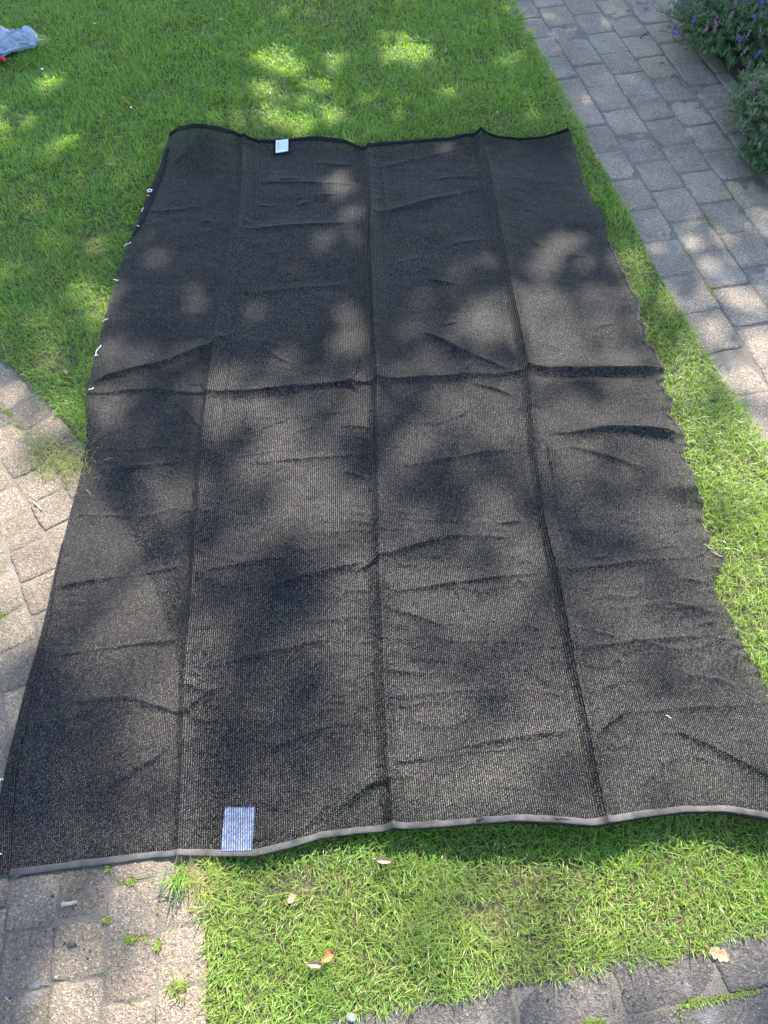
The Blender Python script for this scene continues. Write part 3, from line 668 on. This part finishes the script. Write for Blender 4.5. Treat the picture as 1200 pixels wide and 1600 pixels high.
# ------------------------------------------------------------------ small things lying about
def leaf(px, py, L, W, rot, mat, label, curl=.25, h=.028, lobed=False, cat='leaf', name='fallen_leaf', tilt=.2):
    g = P(px, py, h); r_ = empty(name, tuple(g), label, cat)
    n1, n2 = 13, 7; s = np.linspace(-1, 1, n1)[:, None]; t = np.linspace(-1, 1, n2)[None]
    wd_ = W*np.sqrt(np.clip(1-s**2, 0, 1))*(1+.15*s)
    if lobed: wd_ = wd_*(.55+.55*np.abs(np.sin(s*5.2)))
    xx = L*s+0*t; yy = wd_*t+.1*W*np.sin(s*3); zz = curl*L*(t**2*.6+.5*s**2*np.sign(curl))+.12*L*(vn(s*3+px, t*2+py, 3)-.5)
    c_, s__ = math.cos(rot), math.sin(rot)
    v = np.stack([xx*c_-yy*s__, xx*s__+yy*c_, zz+tilt*yy], -1).reshape(-1, 3)+g
    m = n1*n2; f = grid_faces(n1, n2)
    lo = v-np.array([0, 0, .0006])
    part('blade', np.concatenate([v, lo]), [f, f[:, ::-1]+m], mat, r_, smooth=True)
    st = np.array([[-L*1.5, 0, .004], [-L*1.2, .002, .002], [-L*.9, 0, curl*L*.3]]); st = np.stack([st[:, 0]*c_-st[:, 1]*s__, st[:, 0]*s__+st[:, 1]*c_, st[:, 2]], -1)+g
    v, f = tube(st, .0008, 5); part('stalk', v, f, mat, r_)
leaf(513, 1494, .014, .008, .7, M['leaf_orange'], 'curled orange leaf on the front grass, right half of a broken pair', .5)
leaf(492, 1507, .014, .006, -.1, M['leaf_pale'], 'curled pale leaf touching the orange leaf on the front grass', .5)
leaf(600, 1345, .017, .006, -.1, M['leaf_pale'], 'pale cream leaf in the grass just below the near hem', .4, .034)
leaf(1123, 1491, .020, .012, -.5, M['leaf_tan'], 'tan lobed leaf lying on the shaded front paving', .15, .004, True)
leaf(103, 581, .012, .005, -.9, M['leaf_pale'], 'pale pink petal in the grass left of the net', .4)
leaf(175, 258, .018, .006, -.2, M['leaf_pale'], 'pale dry leaf scraps on the lawn above the eyelet', .3)
leaf(192, 153, .010, .006, .3, M['leaf_orange'], 'small rusty leaf on the left lawn', .4)
leaf(696, 80, .009, .006, .3, M['leaf_pale'], 'tiny white petal on the far lawn near the path', .4)
leaf(777, 176, .009, .006, 1.2, M['leaf_pale'], 'tiny pale petal above the right half of the net', .4)
leaf(115, 45, .008, .006, 1.2, M['leaf_brown'], 'small dark red leaf beyond the crumpled bag', .4)
leaf(456, 1403, .012, .007, .9, M['leaf_tan'], 'small tan leaf on the bare patch of the front lawn', .3, .012)
leaf(1035, 99, .010, .005, .2, M['leaf_brown'], 'small dark leaf on the yellow paver', .3, .006)
leaf(1141, 151, .012, .006, -.1, M['leaf_brown'], 'reddish brown leaf on the path beside the soil', .3, .006)
leaf(1052, 118, .012, .005, .5, M['leaf_brown'], 'black leaf scrap in a path joint below the yellow paver', .3, .005)
leaf(1047, 20, .024, .009, 1.3, M['leaf_brown'], 'brown leaf lying at the edge of the lavender', .3, .008)
leaf(1062, 10, .03, .016, 1.8, M['leaf_tan'], 'large dry tan leaf under the left lavender', .4, .02)
leaf(1058, 30, .02, .010, .8, M['leaf_tan'], 'small dry tan leaf in front of the left lavender', .4, .012)
leaf(1010, 14, .011, .008, .5, M['purple'], 'single purple petal lying on the path', .2, .006, name='fallen_petal', cat='petal')
for px_, py_, lb in ((148, 37, 'white clover petal on the lawn right of the crumpled bag'), (66, 108, 'white clover petal on the lawn just below the crumpled bag'), (205, 168, 'white clover petal beside the small rusty leaf'), (345, 30, 'white clover petal on the far middle lawn'), (422, 145, 'white clover petal in the sunny patch of the far lawn')):
    leaf(px_, py_, .006, .004, px_*.1, M['white'], lb, .3, .03, name='clover_petal', cat='petal')
def stick(pts, r, mat, label, name='twig', cat='twig', h=.004):
    g = P([p[0] for p in pts], [p[1] for p in pts], h); r_ = empty(name, tuple(g[0]), label, cat)
    t = np.linspace(0, 1, 12); s_ = np.linspace(0, 1, len(pts)); v3 = np.stack([np.interp(t, s_, g[:, k]) for k in range(3)], -1)
    v3[:, 2] += .0015*np.sin(t*7)
    v, f = tube(v3, r*(1-.4*t), 7); part('stem', v, f, mat, r_, smooth=True)
    k_ = v3[6]; e_ = np.array([k_, k_+(v3[8]-v3[6])*.6+np.array([.004, .002, .002])]); e_ = np.array([e_[0], e_.mean(0), e_[1]])
    v, f = tube(e_, r*.6, 5); part('side_shoot', v, f, mat, r_)
stick([(1000, 60), (1006, 54), (1015, 49)], .0022, M['twig'], 'thin black curved twig on the far path')
stick([(1057, 120), (1063, 127), (1067, 134)], .0018, M['twig'], 'short black twig in the path joint right of centre')
stick([(97, 1413), (108, 1412), (121, 1409)], .0045, M['stick'], 'pale stubby stick lying in a joint of the curved paving', h=.006)
stick([(53, 785), (58, 790), (65, 797)], .0028, M['stick'], 'short pale stick on the upper left paving')
stick([(9, 1558), (13, 1563), (17, 1568)], .0012, M['stick'], 'tiny white straw at the bottom left corner')
stick([(248, 1401), (258, 1402), (270, 1405)], .0016, M['twig'], 'dark twig below the long grass tuft')
stick([(296, 1418), (315, 1418), (330, 1421)], .0018, M['stick'], 'pale twig pointing into the front lawn corner')
def stone(px, py, r, mat, label):
    g = P(px, py, r*.4); r_ = None
    a = np.linspace(0, math.pi, 9)[:, None]; b = np.arange(12)[None]/12*2*math.pi
    d = np.stack([np.sin(a)*np.cos(b), np.sin(a)*np.sin(b), np.cos(a)+0*b], -1); k = 1+.5*(vn(d[..., 0]*2+px, d[..., 1]*2+d[..., 2]*2, 4)-.5)
    v = (d*k[..., None]*np.array([1.2, .9, .6])*r).reshape(-1, 3)
    o = mesh_np('stone', v, grid_faces(9, 12, True)[:, ::-1], mat, smooth=True); o.location = tuple(g); tag(o, label, 'stone')
stone(111, 1475, .007, M['stone_dark'], 'small dark stone on the sunlit bottom left paving')
stone(549, 1590, .009, M['stone_pale'], 'pale round stone at the bottom edge of the front lawn')
stone(1163, 208, .005, M['stone_pale'], 'tiny pale stone on the path near the lower lavender')

# crumpled pale bag, top left corner
g0 = P(-5, 78); bag = empty('crumpled_bag', tuple(g0), 'pale bluish crumpled fabric bag lying on the far left lawn', 'bag')
nu, nv = 90, 60
a = np.linspace(0, 1, nu)[:, None]; b = np.arange(nv)[None]/nv*2*math.pi
axp = np.stack([P(x_, y_)[:2] for x_, y_ in ((-70, 90), (-30, 92), (0, 84), (25, 76), (45, 74), (62, 76))]); tt = np.linspace(0, 1, 6)
cx = np.interp(a[:, 0], tt, axp[:, 0])[:, None]; cy = np.interp(a[:, 0], tt, axp[:, 1])[:, None]
hw = np.interp(a[:, 0], [0, .2, .45, .62, .8, .95, 1], [.02, .10, .11, .070, .058, .050, .0])[:, None]
hh_ = np.interp(a[:, 0], [0, .2, .45, .62, .8, .95, 1], [.01, .05, .045, .036, .045, .03, .0])[:, None]
cr = 1+.22*(fbm(a*9+b*0, np.cos(b)*2+4, 3)-.5)+1.1*(np.abs(vn(a*9+np.sin(b)*1.5, np.cos(b)*3+np.sin(b)*2+8, 5)-.5)-.25)
z = hh_*(np.sign(np.sin(b))*np.abs(np.sin(b))**.8*cr)+.03
z = z+.060*(np.abs(vn(a*6+b*1.5, b*3.1-a*4, 6)-.5)-.2)*np.clip(np.sin(b)*3, 0, 1)*np.sin(a*math.pi)+.025*(np.abs(vn(a*17-b, b*5, 7)-.5)-.2)*np.clip(np.sin(b)*3, 0, 1)
v = np.stack([cx+0*b+.006*(vn(a*12, b*3, 7)-.5), cy+hw*np.cos(b)*cr, np.maximum(z, .012)], -1).reshape(-1, 3)
part('bag_body', v, grid_faces(nu, nv, True), M['bag'], bag, smooth=True)
v, f = tube(np.array([P(60, 64, .035), P(64, 62, .038), P(69, 61, .036)]), np.array([.007, .004, .0015]), 6); part('corner', v, f, M['bag'], bag, smooth=True)
v, f = tube(P([-20, -12, -5, 0, 4, 8], [92, 93, 90, 92, 90, 95], .03), .008, 7); o = mesh_np('red_cord', v, f, M['red'], smooth=True); tag(o, 'short red cord beside the pale crumpled bag', 'cord')

# ------------------------------------------------------------------ lavender bushes
bedpts = P([1060, 1075, 1100, 1125, 1150, 1175, 1185, 1200, 1260, 1500, 1500, 1100], [-60, 30, 75, 95, 130, 160, 200, 240, 330, 500, -150, -200])[:, :2]
flat_poly('garden_bed', [tuple(p) for p in bedpts], .0045, M['bed'])
def lavender(px, py, rad_, hei, n_st, label, leaf_m, seed, nfl, bloom):
    g = P(px, py); r = np.random.default_rng(seed); r_ = empty('lavender_bush', tuple(g), label, 'lavender', 'lavender along the path')
    stems = []; LV = []; LF = []; off = 0; tips = []
    for k in range(n_st):
        a = r.random()*2*math.pi; q = math.sqrt(r.random()); base = g+np.array([math.cos(a), math.sin(a), 0])*rad_*.35*q
        out = np.array([math.cos(a), math.sin(a), 0])*rad_*q*1.0*r.uniform(.8, 1.1)
        hz = hei*(1-.55*q*q)*r.uniform(.7, 1.1)
        t = np.linspace(0, 1, 8)[:, None]; pts = base+out*t**.9*.75+np.array([0, 0, 1])*hz*np.sin(t*math.pi/2*(1.0))+r.normal(0, .006, 3)*t
        if k % 3 == 0: stems.append(tube(pts, .0012, 4))
        tips.append(pts[-1]); m = r.integers(26, 38)
        tt_ = r.uniform(.18, 1, m); pc = np.stack([np.interp(tt_, t[:, 0], pts[:, c]) for c in range(3)], -1)
        az = r.random(m)*2*math.pi; el = r.uniform(.2, 1.15, m); L = r.uniform(.018, .036, m); wd_ = r.uniform(.0014, .0026, m)
        d = np.stack([np.cos(az)*np.cos(el), np.sin(az)*np.cos(el), np.sin(el)], -1); sd = np.stack([-np.sin(az), np.cos(az), 0*az], -1)
        vq = np.stack([pc+sd*wd_[:, None]*.4, pc-sd*wd_[:, None]*.4, pc+d*L[:, None]*.6-sd*wd_[:, None], pc+d*L[:, None]*.6+sd*wd_[:, None], pc+d*L[:, None]-np.array([0, 0, .003])], 1).reshape(-1, 3)
        b_ = np.arange(m)[:, None]*5+off; LV.append(vq); LF.append((b_+np.array([[0, 1, 2, 3]]), b_+np.array([[3, 2, 4]]))); off += m*5
    v, f = merge(stems); part('stems', v, f, M['stem'], r_)
    part('foliage', np.concatenate(LV), [np.concatenate([q[0] for q in LF]), np.concatenate([q[1] for q in LF])], leaf_m, r_)
    r.shuffle(tips)
    for k in range(nfl):
        p0 = tips[k]; d = np.array([r.normal(0, .3), r.normal(-.15, .3), 1.]); d /= np.linalg.norm(d); L = r.uniform(.02, .06)
        parts_ = [tube(np.array([p0, p0+d*L*.5, p0+d*L]), .0009, 4)]
        hd = []
        for q in range(14):
            c_ = p0+d*(L+q*.0024); a = r.random()*6.28; o_ = np.array([math.cos(a), math.sin(a), .3])*.0045
            s_ = .0042; hd.append((np.array([c_+o_+np.array([s_, 0, 0]), c_+o_+np.array([0, s_, 0]), c_+o_-np.array([s_, 0, 0]), c_+o_-np.array([0, s_, 0]), c_+o_+np.array([0, 0, s_*1.2]), c_+o_-np.array([0, 0, s_])]), np.array([[0, 1, 4], [1, 2, 4], [2, 3, 4], [3, 0, 4], [1, 0, 5], [2, 1, 5], [3, 2, 5], [0, 3, 5]])))
        v, f = merge(hd); fo = part('flower', v, f, M['purple'] if k < bloom else M['faded'], r_)
        v, f = merge(parts_); mesh_np('flower_stalk', v-np.array(r_.location), f, M['lav'], fo)
lavender(1150, 78, .34, .22, 760, 'purple flowering lavender bush at the top right corner, left of the pair', M['lavd'], 1, 60, 34)
lavender(1300, 60, .30, .24, 420, 'dense lavender bush cut off by the top right frame edge', M['lav'], 2, 50, 26)
lavender(1240, 205, .30, .20, 700, 'grey green lavender bush at the right edge leaning over the path', M['lav'], 3, 40, 7)
lavender(1228, 268, .19, .12, 380, 'low lavender cushion lowest at the right frame edge', M['lavd'], 4, 8, 1)
lavender(1110, -90, .28, .24, 260, 'tall lavender bush furthest along the path bed', M['lavd'], 5, 24, 12)
# crumbs on the path
x = []; y = []
for (cx_, cy_, rx, ry, n_) in ((1110, 130, 30, 25, 90), (1150, 190, 20, 30, 60), (1000, 150, 90, 70, 50), (1090, 30, 30, 20, 30), (90, 1450, 80, 60, 40), (1000, 1560, 100, 15, 30)):
    g = P(rng.normal(cx_, rx, n_), rng.normal(cy_, ry, n_)); x.append(g[:, 0]); y.append(g[:, 1])
x = np.concatenate(x); y = np.concatenate(y); ok = ~in_lawn(x, y); x = x[ok]; y = y[ok]; lst = []
for a, b in zip(x, y):
    s_ = rng.uniform(.0008, .0028); q = rng.normal(0, .3, (6, 3))*s_
    v = np.array([[s_, 0, 0], [0, s_, 0], [-s_, 0, 0], [0, -s_, 0], [0, 0, s_*.8], [0, 0, -s_]])+q+np.array([a, b, .002])
    lst.append((v, np.array([[0, 1, 4], [1, 2, 4], [2, 3, 4], [3, 0, 4], [1, 0, 5], [2, 1, 5], [3, 2, 5], [0, 3, 5]])))
v, f = merge(lst); tag(mesh_np('soil_crumbs', v, f, M['twig']), 'dark soil crumbs scattered on the paving', 'soil crumbs', kind='stuff')

# ------------------------------------------------------------------ garden tree beyond the lawn (its crown dapples the sunlight)
LIT = ["000010101000", "000132110000", "111000000000", "110000001112", "220010134411", "231011246543", "352444355764", "963366665487", "865456354599", "767524675689",
       "147525665569", "138526666766", "037756666665", "278854445655", "169987668888", "179997555555"]
Lg = np.array([[int(c) for c in r] for r in LIT])/9.
def lit(x, y):
    px, py = to_px(x, y); a = np.clip(px/100-.5, 0, 10.999); b = np.clip(py/100-.5, 0, 14.999); i = a.astype(int); j = b.astype(int); f = a-i; g = b-j
    L = Lg[j, i]*(1-f)*(1-g)+Lg[j, i+1]*f*(1-g)+Lg[j+1, i]*(1-f)*g+Lg[j+1, i+1]*f*g
    nz = fbm(x*3.6+y*1.5, y*3.2, 4, 3)-.5
    L = L*sstep(0, .32, L); L = L+nz*1.5*np.clip(L*3-.5, 0, 1)*np.clip((1.15-L)*2.2, 0, 1)
    for cx_, cy_, rx, ry, am in ((435, 112, 42, 22, 1), (412, 140, 25, 18, .8), (500, 140, 24, 12, .7), (430, 180, 22, 14, .9), (515, 180, 20, 10, .8), (470, 195, 24, 14, .6), (620, 80, 30, 20, .9), (658, 85, 14, 16, .9), (527, 100, 13, 12, .9),
                                 (75, 136, 18, 12, .8), (40, 195, 10, 16, .6), (105, 215, 14, 16, .5), (75, 240, 16, 12, .5), (0, 190, 14, 20, .8), (245, 425, 18, 26, 1.), (302, 482, 16, 18, .45), (525, 300, 26, 16, .8), (540, 365, 18, 22, .75), (500, 400, 14, 20, .6),
                                 (222, 570, 14, 12, .6), (170, 650, 26, 22, .8), (545, 540, 16, 30, .6), (1085, 385, 14, 26, .5), (1175, 470, 20, 16, .6), (1140, 700, 30, 50, .5), (430, 300, 10, 10, .3), (370, 650, 40, 40, .6), (480, 700, 40, 20, .5), (110, 385, 16, 12, .6), (50, 330, 16, 12, .5),
                                 (800, 95, 16, 10, .3), (840, 180, 14, 12, .4), (110, 1220, 30, 12, .5), (640, 720, 40, 20, .5), (680, 690, 40, 30, .4)):
        L = np.maximum(L, np.minimum(1., am*1.25)*np.exp(-(((px-cx_)/rx/1.2)**2+((py-cy_)/ry/1.2)**2)**2.))
    for cx_, cy_, rx, ry, am in ((1000, 790, 70, 22, .6), (640, 850, 60, 30, .6), (430, 950, 90, 50, .7), (380, 1130, 70, 70, .6), (60, 1280, 70, 60, .8), (90, 1430, 24, 20, .9), (10, 1530, 24, 50, .9), (130, 1440, 22, 14, .8), (15, 1100, 22, 60, .8), (640, 670, 30, 30, .5), (560, 1130, 30, 40, .3), (860, 1010, 50, 40, .3), (150, 990, 50, 20, .5),
                                 (700, 1400, 60, 50, .4), (930, 1250, 60, 20, .3)):
        L = L*(1-am*np.exp(-(((px-cx_)/rx)**2+((py-cy_)/ry)**2)**1.5))
    vis = (px > -150) & (px < 1350) & (py > -150) & (py < 1750)
    return np.where(vis, np.clip(L, .002, .97), .3)
area = 8.2*8.2; A_leaf = .0042; KM = 6.2
nc = int(area*KM/A_leaf); x = rng.uniform(-4.1, 4.1, nc); y = rng.uniform(-1.4, 6.8, nc)
want = -np.log(lit(x, y)); k_ = rng.random(nc) < want/KM; x = x[k_]; y = y[k_]
zz = np.interp(y, [0, 1.5, 2.4, 3.4], [9.2, 7.2, 4.6, 3.9])+rng.uniform(-.6, 1.2, len(x)); c3 = np.stack([x+S[0]/S[2]*zz, y+S[1]/S[2]*zz, zz], -1)
n = len(c3); print('tree leaves', n)
d1 = rng.normal(0, 1, (n, 3)); d1[:, 2] *= .5; d1 /= np.linalg.norm(d1, axis=1)[:, None]; d2 = np.cross(d1, S+rng.normal(0, .45, (n, 3))); d2 /= np.linalg.norm(d2, axis=1)[:, None]
d1 = np.cross(d2, S+rng.normal(0, .35, (n, 3))); d1 /= np.linalg.norm(d1, axis=1)[:, None]
Ls = rng.uniform(.045, .06, n)[:, None]; Ws = Ls*.62; up = np.cross(d1, d2)*.012
V = np.stack([c3-d1*Ls, c3-d1*Ls*.1-d2*Ws+up, c3+d1*Ls, c3-d1*Ls*.1+d2*Ws+up], 1).reshape(-1, 3); b = np.arange(n)[:, None]*4
tree = empty('garden_tree', (-.6, 8.6, 0), 'tall leafy garden tree beyond the lawn that dapples the net with shade', 'tree')
part('crown', V, np.concatenate([b+np.array([[0, 1, 2]]), b+np.array([[0, 2, 3]])]), M['treeleaf'], tree)
tr = np.array([[-.6, 8.6, -.02], [-.58, 8.6, .8], [-.62, 8.55, 2.6], [-.55, 8.6, 4.4], [-.5, 8.7, 6.6]])
lst = [tube(tr, np.array([.22, .17, .15, .13, .1]), 12)]
tips = c3[rng.choice(n, 26)]
for k in range(26):
    s0 = tr[2+k % 3]; e = tips[k]; t = np.linspace(0, 1, 8)[:, None]; pts = s0*(1-t)+e*t+np.array([0, 0, .6])*np.sin(t*math.pi)
    lst.append(tube(pts, .035*(1-t[:, 0])+.005, 6))
v, f = merge(lst); part('trunk', v, f, M['bark'], tree, smooth=True)
